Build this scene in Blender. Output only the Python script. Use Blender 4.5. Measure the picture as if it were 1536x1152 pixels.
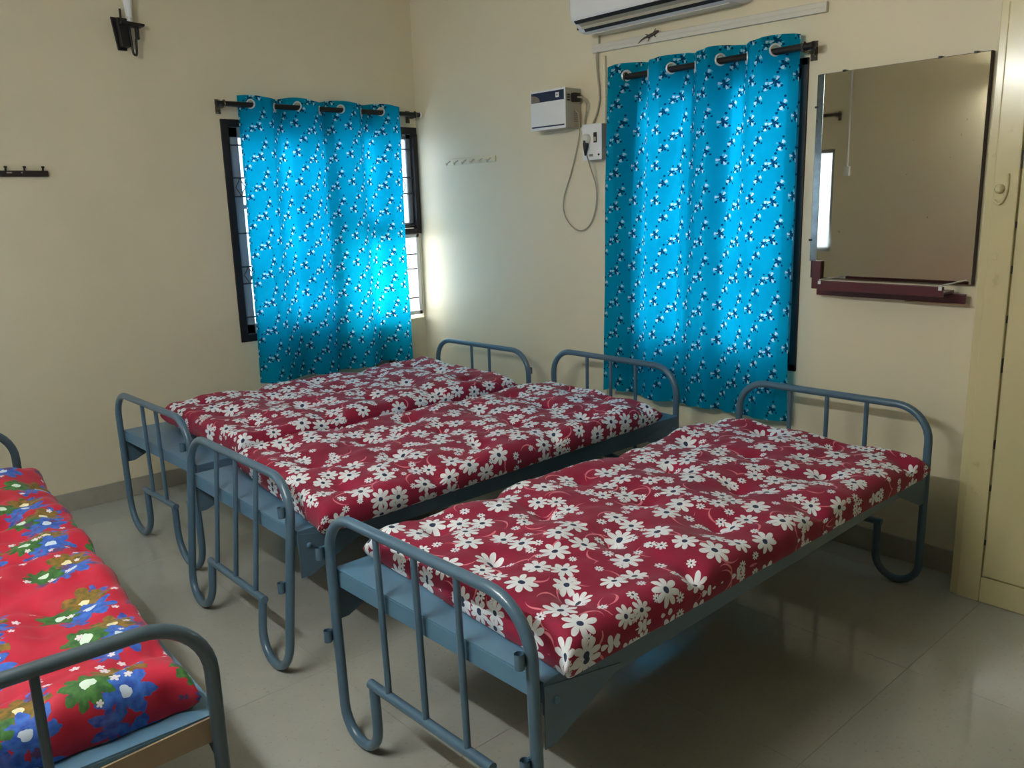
import bpy, bmesh, math, random
from math import sin, cos, pi, radians, hypot
from mathutils import Vector, Matrix, noise

for o in list(bpy.data.objects):
    bpy.data.objects.remove(o)
scene = bpy.context.scene
COL = scene.collection

# ------------------------------------------------------------------ camera
cam_d = bpy.data.cameras.new('camera')
cam = bpy.data.objects.new('camera', cam_d)
COL.objects.link(cam)
YAW, PITCH, ROLL, FPX = 0.8411, -0.2134, -0.0295, 1248.5
F = Vector((cos(PITCH)*cos(YAW), cos(PITCH)*sin(YAW), sin(PITCH)))
R0 = Vector((sin(YAW), -cos(YAW), 0))
U0 = R0.cross(F)
RR = R0*cos(ROLL) + U0*sin(ROLL)
UU = U0*cos(ROLL) - R0*sin(ROLL)
cam.matrix_world = Matrix(((RR.x, UU.x, -F.x, -3.3218), (RR.y, UU.y, -F.y, -4.5728),
                           (RR.z, UU.z, -F.z, 1.4848), (0, 0, 0, 1)))
cam_d.sensor_width = 36.0
cam_d.lens = FPX*36.0/1536.0
cam_d.clip_start = 0.05
scene.camera = cam

# ------------------------------------------------------------------ daylight, exposure
world = bpy.data.worlds.new('overcast_sky')
scene.world = world
world.use_nodes = True
bg = world.node_tree.nodes['Background']
bg.inputs['Color'].default_value = (0.93, 0.98, 1.0, 1)
bg.inputs['Strength'].default_value = 2.5
TUBE_STRENGTH = 98.0
TUBE_COLOR = (0.95, 0.985, 0.97, 1)
scene.view_settings.view_transform = 'Standard'
scene.view_settings.look = 'None'
scene.view_settings.gamma = 1.0
scene.view_settings.use_curve_mapping = False
scene.view_settings.exposure = 1.35

# ------------------------------------------------------------------ helpers
def lin(c):
    return tuple(((v/255)/12.92 if v/255 <= 0.04045 else ((v/255+0.055)/1.055)**2.4) for v in c) + (1.0,)

class NT:
    """small wrapper for building node trees"""
    def __init__(self, name):
        self.m = bpy.data.materials.new(name)
        self.m.use_nodes = True
        self.t = self.m.node_tree
        self.b = self.t.nodes['Principled BSDF']
        self.out = self.t.nodes['Material Output']
    def n(self, typ, **kw):
        nd = self.t.nodes.new(typ)
        for k, v in kw.items():
            setattr(nd, k, v)
        return nd
    def put(self, sock, v):
        if isinstance(v, (int, float)):
            sock.default_value = v
        elif isinstance(v, (tuple, list)):
            sock.default_value = v
        else:
            self.t.links.new(v, sock)
    def M(self, op, a, b=0.0, c=0.0):
        nd = self.n('ShaderNodeMath', operation=op)
        self.put(nd.inputs[0], a); self.put(nd.inputs[1], b); self.put(nd.inputs[2], c)
        return nd.outputs[0]
    def V(self, op, a, b=(0, 0, 0)):
        nd = self.n('ShaderNodeVectorMath', operation=op)
        self.put(nd.inputs[0], a)
        if op == 'SCALE':
            self.put(nd.inputs['Scale'], b)
        else:
            self.put(nd.inputs[1], b)
        return nd.outputs[0]
    def sep(self, v):
        nd = self.n('ShaderNodeSeparateXYZ'); self.put(nd.inputs[0], v)
        return nd.outputs
    def comb(self, x, y, z=0.0):
        nd = self.n('ShaderNodeCombineXYZ')
        self.put(nd.inputs[0], x); self.put(nd.inputs[1], y); self.put(nd.inputs[2], z)
        return nd.outputs[0]
    def mix(self, f, a, b):
        nd = self.n('ShaderNodeMix', data_type='RGBA')
        self.put(nd.inputs[0], f); self.put(nd.inputs[6], a); self.put(nd.inputs[7], b)
        return nd.outputs[2]
    def noise(self, vec, scale, detail=3.0, rough=0.5):
        nd = self.n('ShaderNodeTexNoise')
        self.put(nd.inputs['Vector'], vec)
        nd.inputs['Scale'].default_value = scale
        nd.inputs['Detail'].default_value = detail
        nd.inputs['Roughness'].default_value = rough
        return nd.outputs['Fac']
    def obj(self):
        return self.n('ShaderNodeTexCoord').outputs['Object']
    def uv(self):
        return self.n('ShaderNodeTexCoord').outputs['UV']
    def ramp(self, f, p0, p1, v0=0.0, v1=1.0):
        nd = self.n('ShaderNodeMapRange')
        self.put(nd.inputs[0], f)
        for i, v in enumerate((p0, p1, v0, v1)):
            nd.inputs[1+i].default_value = v
        return nd.outputs[0]
    def bump(self, h, strength, dist=0.002):
        nd = self.n('ShaderNodeBump')
        nd.inputs['Strength'].default_value = strength
        nd.inputs['Distance'].default_value = dist
        self.put(nd.inputs['Height'], h)
        self.put(self.b.inputs['Normal'], nd.outputs[0])
        return nd.outputs[0]

def paint(name, c, rough=0.45, var=0.08, nscale=6.0, metal=0.0, bump=0.0, bscale=120.0, coat=0.0, dirt=None):
    """a plain coloured surface with mottled tone, fine relief and some wear"""
    k = NT(name)
    co = k.obj()
    a = lin(c)
    lo = tuple(v*(1-var) for v in a[:3]) + (1,)
    hi = tuple(min(1, v*(1+var)) for v in a[:3]) + (1,)
    col = k.mix(k.ramp(k.noise(co, nscale, 4), .3, .7), lo, hi)
    if dirt:
        col = k.mix(k.ramp(k.noise(co, dirt[1], 5, .65), dirt[2], dirt[2]+.08), col, lin(dirt[0]))
    k.put(k.b.inputs['Base Color'], col)
    k.b.inputs['Roughness'].default_value = rough
    k.b.inputs['Metallic'].default_value = metal
    k.b.inputs['Coat Weight'].default_value = coat
    k.b.inputs['Coat Roughness'].default_value = .12
    if bump:
        k.bump(k.noise(co, bscale, 3), bump)
    return k.m

def link(o, parent=None):
    COL.objects.link(o)
    if parent is not None:
        o.parent = parent
    return o

class MB:
    """collects shapes that become ONE mesh object"""
    def __init__(self):
        self.v = []; self.f = []; self.uv = None
    def quadstrip(self, rings, closed=True, cap=True, loop=False):
        base = len(self.v); n = len(rings[0])
        for r in rings:
            self.v += [tuple(p) for p in r]
        m = len(rings)
        for i in range(m if loop else m-1):
            j = (i+1) % m
            for k in range(n if closed else n-1):
                l = (k+1) % n
                self.f.append((base+i*n+k, base+i*n+l, base+j*n+l, base+j*n+k))
        if cap and closed and not loop:
            self.f.append(tuple(base+k for k in reversed(range(n))))
            self.f.append(tuple(base+(m-1)*n+k for k in range(n)))
        return self
    def box(self, x0, x1, y0, y1, z0, z1, bev=0.0):
        x0, x1 = sorted((x0, x1)); y0, y1 = sorted((y0, y1)); z0, z1 = sorted((z0, z1))
        if bev <= 0:
            b = len(self.v)
            self.v += [(x0,y0,z0),(x1,y0,z0),(x1,y1,z0),(x0,y1,z0),(x0,y0,z1),(x1,y0,z1),(x1,y1,z1),(x0,y1,z1)]
            self.f += [tuple(b+i for i in q) for q in ((3,2,1,0),(4,5,6,7),(0,1,5,4),(1,2,6,5),(2,3,7,6),(3,0,4,7))]
        else:
            bev = min(bev, (x1-x0)*.49, (y1-y0)*.49, (z1-z0)*.49)
            bm = bmesh.new()
            bmesh.ops.create_cube(bm, size=1)
            for q in bm.verts:
                q.co = Vector(((x0+x1)/2+q.co.x*(x1-x0), (y0+y1)/2+q.co.y*(y1-y0), (z0+z1)/2+q.co.z*(z1-z0)))
            bmesh.ops.bevel(bm, geom=bm.edges[:], offset=bev, segments=2, affect='EDGES', profile=.6)
            self.bm(bm)
        return self
    def bm(self, bm):
        b = len(self.v)
        bm.verts.index_update()
        self.v += [tuple(q.co) for q in bm.verts]
        self.f += [tuple(b+q.index for q in f.verts) for f in bm.faces]
        bm.free()
    def tube(self, pts, r, n=10, cap=True, loop=False):
        pts = [Vector(p) for p in pts]
        rr = r if isinstance(r, (list, tuple)) else [r]*len(pts)
        m = len(pts); rings = []; up = None
        for i, p in enumerate(pts):
            if loop:
                t = pts[(i+1) % m] - pts[i-1]
            else:
                t = pts[min(i+1, m-1)] - pts[max(i-1, 0)]
            t.normalize()
            if up is None:
                a = Vector((0, 0, 1)) if abs(t.z) < .9 else Vector((1, 0, 0))
                up = (a - t*a.dot(t)).normalized()
            else:
                up = (up - t*up.dot(t))
                up.normalize()
            s = t.cross(up)
            rings.append([p + (up*cos(2*pi*k/n) + s*sin(2*pi*k/n))*rr[i] for k in range(n)])
        return self.quadstrip(rings, True, cap, loop)
    def cyl(self, a, b, r, n=14, r2=None):
        return self.tube([a, b], [r, r if r2 is None else r2], n)
    def torus(self, c, axis, R, r, N=24, n=8):
        c = Vector(c); ax = Vector(axis).normalized()
        a = Vector((0, 0, 1)) if abs(ax.z) < .9 else Vector((1, 0, 0))
        u = (a - ax*a.dot(ax)).normalized(); w = ax.cross(u)
        return self.tube([c + (u*cos(2*pi*i/N) + w*sin(2*pi*i/N))*R for i in range(N)], r, n, False, True)
    def lathe(self, c, axis, prof, n=20):
        """prof: list of (distance along axis, radius)"""
        c = Vector(c); ax = Vector(axis).normalized()
        a = Vector((0, 0, 1)) if abs(ax.z) < .9 else Vector((1, 0, 0))
        u = (a - ax*a.dot(ax)).normalized(); w = ax.cross(u)
        return self.quadstrip([[c + ax*d + (u*cos(2*pi*k/n) + w*sin(2*pi*k/n))*max(r, 1e-4) for k in range(n)] for d, r in prof])
    def prism(self, poly, axis, a, b):
        """extrude a 2D polygon: axis 'x' poly=(y,z), 'y' poly=(x,z), 'z' poly=(x,y)"""
        def P(p, t):
            return {'x': (t, p[0], p[1]), 'y': (p[0], t, p[1]), 'z': (p[0], p[1], t)}[axis]
        return self.quadstrip([[P(p, a) for p in poly], [P(p, b) for p in poly]])
    def xf(self, m):
        self.v = [tuple(m @ Vector(p)) for p in self.v]
        return self
    def build(self, name, m, parent=None, smooth=False, angle=40):
        me = bpy.data.meshes.new(name)
        me.from_pydata(self.v, [], self.f)
        bm = bmesh.new(); bm.from_mesh(me)
        bmesh.ops.recalc_face_normals(bm, faces=bm.faces)
        if smooth:
            lim = radians(angle)
            for f in bm.faces: f.smooth = True
            for e in bm.edges:
                if len(e.link_faces) == 2 and e.calc_face_angle(0) > lim: e.smooth = False
        bm.to_mesh(me); bm.free()
        if m is not None: me.materials.append(m)
        o = bpy.data.objects.new(name, me)
        return link(o, parent)

def empty(name, loc=(0, 0, 0), rz=0.0, parent=None):
    o = bpy.data.objects.new(name, None)
    o.empty_display_size = .1
    o.location = loc; o.rotation_euler = (0, 0, rz)
    return link(o, parent)
def tag(o, label, cat, group=None):
    o['label'] = label; o['category'] = cat
    if group: o['group'] = group
    return o
def struct(o, label=None):
    o['kind'] = 'structure'
    if label: o['label'] = label
    return o

# ------------------------------------------------------------------ materials
M_wall = paint('cream_wall_paint', (227, 217, 189), .42, .03, 2.2, bump=.08, bscale=60)
M_ceil = paint('white_ceiling_paint', (206, 198, 180), .7, .02)
M_base = paint('grey_skirting_tile', (164, 160, 148), .3, .07, 14)
M_grout = paint('tile_grout', (152, 152, 143), .5)
M_blue = paint('blue_grey_enamel', (80, 108, 130), .3, .06, 9, coat=.25, dirt=((48, 64, 80), 34, .70))
M_blue_d = paint('dark_slate_enamel', (70, 86, 96), .3, .08, 9, coat=.25, dirt=((34, 40, 46), 30, .66))
M_deck = paint('blue_deck_sheet', (92, 130, 158), .34, .06, 5, dirt=((70, 102, 128), 18, .68))
M_black = paint('black_painted_wood', (9, 9, 18), .55, .15)
M_iron = paint('black_rod_metal', (11, 11, 15), .5, .15)
M_greyframe = paint('grey_sash_frame', (150, 152, 160), .45)
M_whiteframe = paint('white_sash_frame', (226, 228, 232), .45)
M_white = paint('white_plastic', (232, 234, 236), .3, .02)
M_offwhite = paint('offwhite_plastic', (216, 212, 200), .4, .04)
M_greyside = paint('beige_box_side', (176, 168, 148), .45)
M_navy = paint('navy_print', (26, 46, 76), .4)
M_blackp = paint('black_plastic', (16, 15, 16), .4)
M_cable = paint('beige_cable', (170, 160, 138), .5)
M_chrome = paint('silver_ring', (222, 224, 226), .3, .02, metal=.25)
M_maroon = paint('maroon_paint', (78, 22, 34), .32, .12, coat=.3)
M_wood = paint('bare_wood', (150, 122, 84), .6, .15, 20)
M_backing = paint('mirror_backing', (46, 30, 30), .6)
M_dark = paint('dark_slot', (12, 12, 18), .6)
M_brown = paint('dark_brown_wood', (36, 20, 18), .5, .2)
M_board = paint('cardboard', (156, 136, 110), .75, .12, 12)
M_under = paint('added_under_board_brown', (52, 40, 28), .8, .15, 12)
M_gecko = paint('gecko_skin', (74, 64, 54), .6, .3, 160)
M_cupboard = paint('cream_gloss_paint', (212, 202, 158), .2, .03, 3, coat=.3, dirt=((186, 174, 128), 5, .66))
M_grill = paint('grill_iron', (58, 60, 68), .5)
M_grey = paint('grey_plate', (132, 122, 112), .5, .1)
M_rust = paint('worn_bracket', (64, 58, 46), .6, .3, 60, dirt=((176, 168, 140), 90, .56))

def m_tile():
    k = NT('vitrified_floor_tile')
    info = k.n('ShaderNodeObjectInfo')
    co = k.V('ADD', k.n('ShaderNodeTexCoord').outputs['Object'], k.V('SCALE', info.outputs['Location'], 1.0))
    f = k.noise(co, 2.5, 5, .6)
    col = k.mix(k.ramp(f, .3, .7), lin((166, 167, 159)), lin((177, 178, 170)))
    col = k.mix(k.ramp(k.noise(co, 90, 3), .62, .7, 0, .35), col, lin((132, 126, 110)))
    k.put(k.b.inputs['Base Color'], col)
    k.put(k.b.inputs['Roughness'], k.ramp(k.noise(co, 4, 4), .3, .7, .08, .14))
    k.b.inputs['IOR'].default_value = 1.5
    return k.m
M_tile = m_tile()

def m_mirror():
    k = NT('old_mirror_silver')
    co = k.obj()
    spots = k.ramp(k.noise(co, 38, 4, .7), .70, .74)
    k.put(k.b.inputs['Base Color'], k.mix(spots, lin((214, 210, 198)), lin((120, 118, 110))))
    k.b.inputs['Metallic'].default_value = 1.0
    k.put(k.b.inputs['Roughness'], k.ramp(k.noise(co, 5, 4), .4, .75, .0, .05))
    return k.m
M_mirror = m_mirror()

def m_frost(name, c):
    k = NT(name)
    co = k.obj()
    tr = k.n('ShaderNodeBsdfTranslucent')
    k.put(tr.inputs['Color'], k.mix(k.ramp(k.noise(co, 3, 2), .3, .7), lin(c), lin(tuple(v*.94 for v in c))))
    gl = k.n('ShaderNodeBsdfGlossy'); gl.inputs['Roughness'].default_value = .25
    mx = k.n('ShaderNodeMixShader'); mx.inputs[0].default_value = .06
    k.t.links.new(tr.outputs[0], mx.inputs[1]); k.t.links.new(gl.outputs[0], mx.inputs[2])
    k.t.links.new(mx.outputs[0], k.out.inputs['Surface'])
    return k.m
M_frost = m_frost('frosted_window_glass', (226, 234, 242))

def m_emit(name, c, s):
    k = NT(name)
    e = k.n('ShaderNodeEmission')
    e.inputs['Color'].default_value = c; e.inputs['Strength'].default_value = s
    k.t.links.new(e.outputs[0], k.out.inputs['Surface'])
    return k.m
M_tube = m_emit('lit_fluorescent_tube', TUBE_COLOR, TUBE_STRENGTH)

# ---- printed fabrics
def polar(k, vec, extra=0.0):
    x, y = k.sep(vec)[0], k.sep(vec)[1]
    ang = k.M('ADD', k.M('ARCTAN2', y, x), extra)
    r = k.V('LENGTH', vec)
    nd = r.node
    return nd.outputs['Value'], ang

def cells(k, uv, cell, rnd, off):
    p = k.V('ADD', k.V('SCALE', uv, 1.0/cell), (off, off*1.7, 0))
    vo = k.n('ShaderNodeTexVoronoi', voronoi_dimensions='2D')
    k.put(vo.inputs['Vector'], p)
    vo.inputs['Scale'].default_value = 1.0
    vo.inputs['Randomness'].default_value = rnd
    loc = k.V('SCALE', k.V('SUBTRACT', p, vo.outputs['Position']), cell)
    c = k.n('ShaderNodeSeparateColor'); k.put(c.inputs[0], vo.outputs['Color'])
    return loc, c.outputs

def daisy(k, uv, cell, rnd, off, r0, r1, dens, petals=8):
    loc, c = cells(k, uv, cell, rnd, off)
    r, a = polar(k, loc, k.M('MULTIPLY', c[0], 6.283))
    R = k.M('MULTIPLY_ADD', c[1], r1-r0, r0)
    q = k.M('DIVIDE', r, R)
    pet = k.M('POWER', k.M('ABSOLUTE', k.M('COSINE', k.M('MULTIPLY', a, petals/2))), .6)
    edge = k.M('MULTIPLY_ADD', pet, .70, .30)
    on = k.M('LESS_THAN', c[2], dens)
    m = k.M('MULTIPLY', k.M('LESS_THAN', q, edge), on)
    cen = k.M('MULTIPLY', k.M('LESS_THAN', q, .21), on)
    return m, cen

def arcs(k, uv, cell, off, rad, w, dens):
    loc, c = cells(k, uv, cell, .8, off)
    r, a = polar(k, loc)
    a2 = k.M('FRACT', k.M('ADD', k.M('DIVIDE', a, 6.2832), k.M('ADD', c[0], 1.0)))
    s = k.M('SUBTRACT', 1.0, k.M('ABSOLUTE', k.M('SUBTRACT', k.M('MULTIPLY', a2, 5.0), 1.0)))
    d = k.M('ABSOLUTE', k.M('SUBTRACT', r, rad))
    return k.M('MULTIPLY', k.M('LESS_THAN', d, k.M('MULTIPLY', s, w)), k.M('LESS_THAN', c[2], dens))

def fabric_finish(k, col, rough=.8, bump=.15):
    k.put(k.b.inputs['Base Color'], col)
    k.b.inputs['Roughness'].default_value = rough
    k.b.inputs['Sheen Weight'].default_value = .08
    k.bump(k.noise(k.uv(), 900, 2), bump, .0006)

def m_daisy():
    k = NT('crimson_daisy_print')
    uv = k.uv()
    wob = k.n('ShaderNodeTexNoise'); k.put(wob.inputs['Vector'], uv); wob.inputs['Scale'].default_value = 30
    uvw = k.V('ADD', uv, k.V('SCALE', k.V('SUBTRACT', wob.outputs['Color'], (.5, .5, .5)), .006))
    col = k.mix(k.ramp(k.noise(uv, 7, 3), .3, .7), lin((134, 4, 50)), lin((152, 8, 60)))
    for off, cell, rad in ((3.3, .115, .034), (17.9, .13, .046)):
        col = k.mix(arcs(k, uv, cell, off, rad, .0036, .8), col, lin((222, 128, 142)))
    white, blue = lin((234, 239, 246)), lin((30, 50, 86))
    m, cen = daisy(k, uvw, .070, .6, 5.2, .011, .017, .72)
    col = k.mix(m, col, white); col = k.mix(cen, col, blue)
    # large daisies, each as wide as the gap to its neighbour allows
    cell = .099
    p = k.V('ADD', k.V('SCALE', uvw, 1.0/cell), (23.4, 39.8, 0))
    def vor(feature):
        vo = k.n('ShaderNodeTexVoronoi', voronoi_dimensions='2D', feature=feature)
        k.put(vo.inputs['Vector'], p)
        vo.inputs['Scale'].default_value = 1.0
        vo.inputs['Randomness'].default_value = .78
        return vo
    v1, v2 = vor('F1'), vor('N_SPHERE_RADIUS')
    loc = k.V('SCALE', k.V('SUBTRACT', p, v1.outputs['Position']), cell)
    c = k.n('ShaderNodeSeparateColor'); k.put(c.inputs[0], v1.outputs['Color'])
    r, a = polar(k, loc, k.M('MULTIPLY', c.outputs[0], 6.283))
    R = k.M('MINIMUM', k.M('MULTIPLY', v2.outputs['Radius'], cell*1.15), .043)
    q = k.M('DIVIDE', r, R)
    pet = k.M('POWER', k.M('ABSOLUTE', k.M('COSINE', k.M('MULTIPLY', a, 4.0))), .6)
    m = k.M('LESS_THAN', q, k.M('MULTIPLY_ADD', pet, .70, .30))
    col = k.mix(m, col, white)
    col = k.mix(k.M('LESS_THAN', q, .21), col, blue)
    fabric_finish(k, col)
    return k.m
M_daisy = m_daisy()

def m_bouquet():
    k = NT('scarlet_bouquet_print')
    uv = k.uv()
    wob = k.n('ShaderNodeTexNoise'); k.put(wob.inputs['Vector'], uv); wob.inputs['Scale'].default_value = 45
    uvw = k.V('ADD', uv, k.V('SCALE', k.V('SUBTRACT', wob.outputs['Color'], (.5, .5, .5)), .022))
    col = k.mix(k.ramp(k.noise(uv, 6, 3), .3, .7), lin((174, 12, 46)), lin((194, 22, 58)))
    def blob(loc, ox, oy, R, n, lo=.45):
        v = k.V('SUBTRACT', loc, (ox, oy, 0))
        r, a = polar(k, v)
        pet = k.M('ABSOLUTE', k.M('COSINE', k.M('MULTIPLY', a, n/2)))
        return k.M('LESS_THAN', r, k.M('MULTIPLY', k.M('MULTIPLY_ADD', pet, 1-lo, lo), R)), r
    shade = k.ramp(k.noise(uv, 60, 3), .35, .65)
    for off, cell, dens in ((2.2, .205, .97),):
        loc, c = cells(k, uvw, cell, .45, off)
        loc = k.V('SCALE', loc, .88)
        on = k.M('LESS_THAN', c[2], dens)
        for ox, oy, R, n, lo, ca, cb, heart in (
                (-.062, -.012, .03, 5, .3, (36, 62, 150), (78, 104, 190), None),
                (.058, .046, .03, 5, .3, (40, 66, 160), (80, 110, 196), None),
                (.036, .022, .05, 7, .55, (150, 110, 34), (86, 84, 26), (236, 224, 180)),
                (-.022, .022, .052, 7, .5, (30, 76, 172), (58, 112, 206), (206, 222, 240)),
                (.006, -.032, .043, 9, .62, (28, 84, 36), (66, 122, 48), (214, 234, 220))):
            m, r = blob(loc, ox, oy, R, n, lo)
            m = k.M('MULTIPLY', m, on)
            col = k.mix(m, col, k.mix(shade, lin(ca), lin(cb)))
            if heart:
                col = k.mix(k.M('MULTIPLY', k.M('LESS_THAN', r, .011), on), col, lin(heart))
    for off, cell, r0, r1, dens in ((14.3, .05, .007, .011, .30),):
        m, cen = daisy(k, uv, cell, .8, off, r0, r1, dens, 5)
        col = k.mix(m, col, lin((226, 218, 226)))
    m, cen = daisy(k, uvw, .075, .9, 31.7, .012, .02, .22, 6)
    col = k.mix(m, col, lin((92, 60, 110)))
    fabric_finish(k, col, .7)
    return k.m
M_bouquet = m_bouquet()

def m_curtain():
    k = NT('turquoise_sprig_curtain')
    uv = k.uv()
    base = k.mix(k.ramp(k.noise(uv, 4, 3), .3, .7), lin((4, 150, 188)), lin((6, 162, 200)))
    col = base
    dark, white, pale = lin((8, 70, 110)), lin((188, 228, 242)), lin((90, 196, 220))
    CW, CH = .20, .16
    for ox, oy, rot, sz, nw in ((.05, .10, .3, 1.0, 3), (.20, .53, 1.4, .92, 2), (.52, .26, .5, 1.0, 3), (.70, .72, 2.0, .88, 2),
                                (.88, .02, 1.1, .7, 2)):
        x, y = k.sep(uv)[0], k.sep(uv)[1]
        fx = k.M('MULTIPLY', k.M('SUBTRACT', k.M('FRACT', k.M('ADD', k.M('DIVIDE', x, CW), 10.5-ox)), .5), CW/sz)
        fy = k.M('MULTIPLY', k.M('SUBTRACT', k.M('FRACT', k.M('ADD', k.M('DIVIDE', y, CH), 10.5-oy)), .5), CH/sz)
        v = k.comb(fx, fy)
        r, a = polar(k, v, rot)
        d = k.M('POWER', k.M('ABSOLUTE', k.M('COSINE', k.M('MULTIPLY', a, 2.5))), .6)
        col = k.mix(k.M('LESS_THAN', r, k.M('MULTIPLY', d, .019)), col, dark)
        a3 = k.M('COSINE', k.M('MULTIPLY', k.M('ADD', a, .63), float(nw)))
        w = k.M('MULTIPLY', k.M('GREATER_THAN', a3, .74), k.M('MULTIPLY', k.M('GREATER_THAN', r, .009), k.M('LESS_THAN', r, .0245)))
        col = k.mix(w, col, white)
        a4 = k.M('COSINE', k.M('MULTIPLY', k.M('ADD', a, 2.2), 3.0))
        w2 = k.M('MULTIPLY', k.M('GREATER_THAN', a4, .86), k.M('MULTIPLY', k.M('GREATER_THAN', r, .016), k.M('LESS_THAN', r, .026)))
        col = k.mix(k.M('MULTIPLY', w2, .8), col, pale)
        for bx, by, br in ((.007, .037, .0055), (-.019, -.021, .005), (.022, -.016, .005)):
            rb, _ = polar(k, k.V('SUBTRACT', v, (bx, by, 0)))
            col = k.mix(k.M('LESS_THAN', rb, br), col, dark)
    df = k.n('ShaderNodeBsdfDiffuse'); k.put(df.inputs['Color'], col)
    tr = k.n('ShaderNodeBsdfTranslucent'); k.put(tr.inputs['Color'], col)
    mx = k.n('ShaderNodeMixShader'); mx.inputs[0].default_value = .64
    k.t.links.new(df.outputs[0], mx.inputs[1]); k.t.links.new(tr.outputs[0], mx.inputs[2])
    k.t.links.new(mx.outputs[0], k.out.inputs['Surface'])
    return k.m
M_curtain = m_curtain()

# ------------------------------------------------------------------ room shell
XC, YD, ZC = -3.68, -7.2, 2.95      # wall with the tube light, wall behind the camera, ceiling
T = .16
def wall_with_hole(name, axis, lo, hi, holes, out0, out1):
    """axis 'x': wall runs along x; holes = [(a0,a1,z0,z1)]"""
    m = MB()
    def B(a0, a1, z0, z1):
        if a1-a0 < 1e-4 or z1-z0 < 1e-4: return
        if axis == 'x': m.box(a0, a1, out0, out1, z0, z1)
        else: m.box(out0, out1, a0, a1, z0, z1)
    cur = lo
    for a0, a1, z0, z1 in sorted(holes):
        B(cur, a0, 0, ZC); B(a0, a1, 0, z0); B(a0, a1, z1, ZC); cur = a1
    B(cur, hi, 0, ZC)
    return struct(m.build(name, M_wall))
HA = (-1.31, -.012, .75, 1.98)
HB = (-2.735, -1.82, .73, 2.03)
HC = (-1.0, -.15, 1.0, 1.86)
wall_with_hole('wall_left', 'x', XC-T, T, [HA], 0, T)
wall_with_hole('wall_right', 'y', YD, 0, [HB], 0, T)
wall_with_hole('wall_opposite', 'y', YD, 0, [HC], XC-T, XC)
struct(MB().box(XC-T, T, YD-T, YD, 0, ZC).build('wall_behind', M_wall))
struct(MB().box(XC-T, T, YD-T, T, ZC, ZC+.1).build('ceiling', M_ceil))
floor = struct(MB().box(XC-T, T, YD-T, T, -.12, -.0013).build('floor', M_grout))
TS = .66
tile_cache = {}
def breaks(start, lo, hi):
    b = [lo]; s = start
    while s > lo: s -= TS
    while s < hi:
        if s > lo + .02: b.append(s)
        s += TS
    b.append(hi)
    return b
xs, ys = breaks(-.808, XC, 0), breaks(-.31, YD, 0)
for i in range(len(xs)-1):
    for j in range(len(ys)-1):
        w, d = round(xs[i+1]-xs[i], 4), round(ys[j+1]-ys[j], 4)
        loc = ((xs[i]+xs[i+1])/2, (ys[j]+ys[j+1])/2, 0)
        if (w, d) in tile_cache:
            o = bpy.data.objects.new('tile', tile_cache[(w, d)]); link(o, floor)
        else:
            o = MB().box(-w/2+.0005, w/2-.0005, -d/2+.0005, d/2-.0005, -.0012, 0, .0003).build('tile', M_tile, floor)
            tile_cache[(w, d)] = o.data
        o.location = loc
BH = .097
struct(MB().box(XC, -.012, -.012, -.0002, .0005, BH, .002).build('baseboard_left', M_base))
struct(MB().box(-.012, -.0002, -3.49, -.0002, .0005, BH, .002).build('baseboard_right', M_base))
struct(MB().box(XC+.0002, XC+.012, YD, -.0125, .0005, BH, .002).build('baseboard_opposite', M_base))

# ------------------------------------------------------------------ windows
def frame_box(m, a0, a1, z0, z1, w, dep0, dep1, sides='LRTB', axis='x'):
    def B(p0, p1, q0, q1):
        if axis == 'x': m.box(p0, p1, dep0, dep1, q0, q1, .003)
        else: m.box(dep0, dep1, p0, p1, q0, q1, .003)
    if 'L' in sides: B(a0, a0+w, z0, z1)
    if 'R' in sides: B(a1-w, a1, z0, z1)
    if 'T' in sides: B(a0, a1, z1-w, z1)
    if 'B' in sides: B(a0, a1, z0, z0+w)
    return m

w1 = struct(empty('window_1', (0, 0, 0)), 'black framed window with grille behind the curtain beside the room corner')
m = MB()
m.box(-1.313, -1.270, -.008, .05, .747, 1.982, .004)
m.box(-1.270, .0-.004, -.008, .05, 1.943, 1.982, .004)
m.box(-1.270, -.62, -.008, .05, .747, .787, .004)
m.build('frame', M_black, w1)
m = MB()                                   # dark casement at the upper right, left ajar
m.box(-.040, -.006, -.014, .03, 1.309, 1.943, .004)
m.box(-.62, -.040, -.014, .03, 1.309, 1.345, .004)
m.box(-.66, -.62, -.008, .05, .787, 1.943, .004)
m.build('casement', M_black, w1)
sash = frame_box(MB(), -1.269, -.661, .788, 1.942, .056, .012, .045).build('sash', M_greyframe, w1)
for z0, z1 in ((.845, 1.10), (1.12, 1.50), (1.52, 1.885)):
    MB().box(-1.212, -.718, .026, .032, z0, z1).build('pane', M_frost, sash)
MB().box(-1.212, -.718, .016, .04, 1.10, 1.12).box(-1.212, -.718, .016, .04, 1.50, 1.52).build('glazing_bar', M_greyframe, sash)
sash = frame_box(MB(), -.619, -.041, 1.346, 1.942, .034, .02, .045).build('sash', M_greyframe, w1)
MB().box(-.585, -.076, .03, .035, 1.381, 1.907).build('pane', M_frost, sash)
frame_box(MB(), -.619, -.02, .775, 1.308, .026, .0, .05).build('sash', M_whiteframe, w1)
grill = empty('grille', parent=w1)
for z in (1.846, 1.669, 1.567, 1.364, 1.176, 1.08, .887):
    MB().cyl((-1.269, .006, z), (-.03, .006, z), .0042, 8).build('bar', M_grill, grill, True)
for z0, z1 in ((1.567, 1.669), (1.08, 1.176)):
    for i in range(12):
        x = -1.226 + i*.1
        c = (z0+z1)/2; h = (z1-z0)/2
        MB().tube([(x-.028, .006, c), (x-.012, .006, c+h*.5), (x, .006, c+h), (x+.012, .006, c+h*.5), (x+.028, .006, c),
                   (x+.012, .006, c-h*.5), (x, .006, c-h), (x-.012, .006, c-h*.5)], .0028, 6, False, True).build('scroll', M_grill, grill, True)

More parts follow.
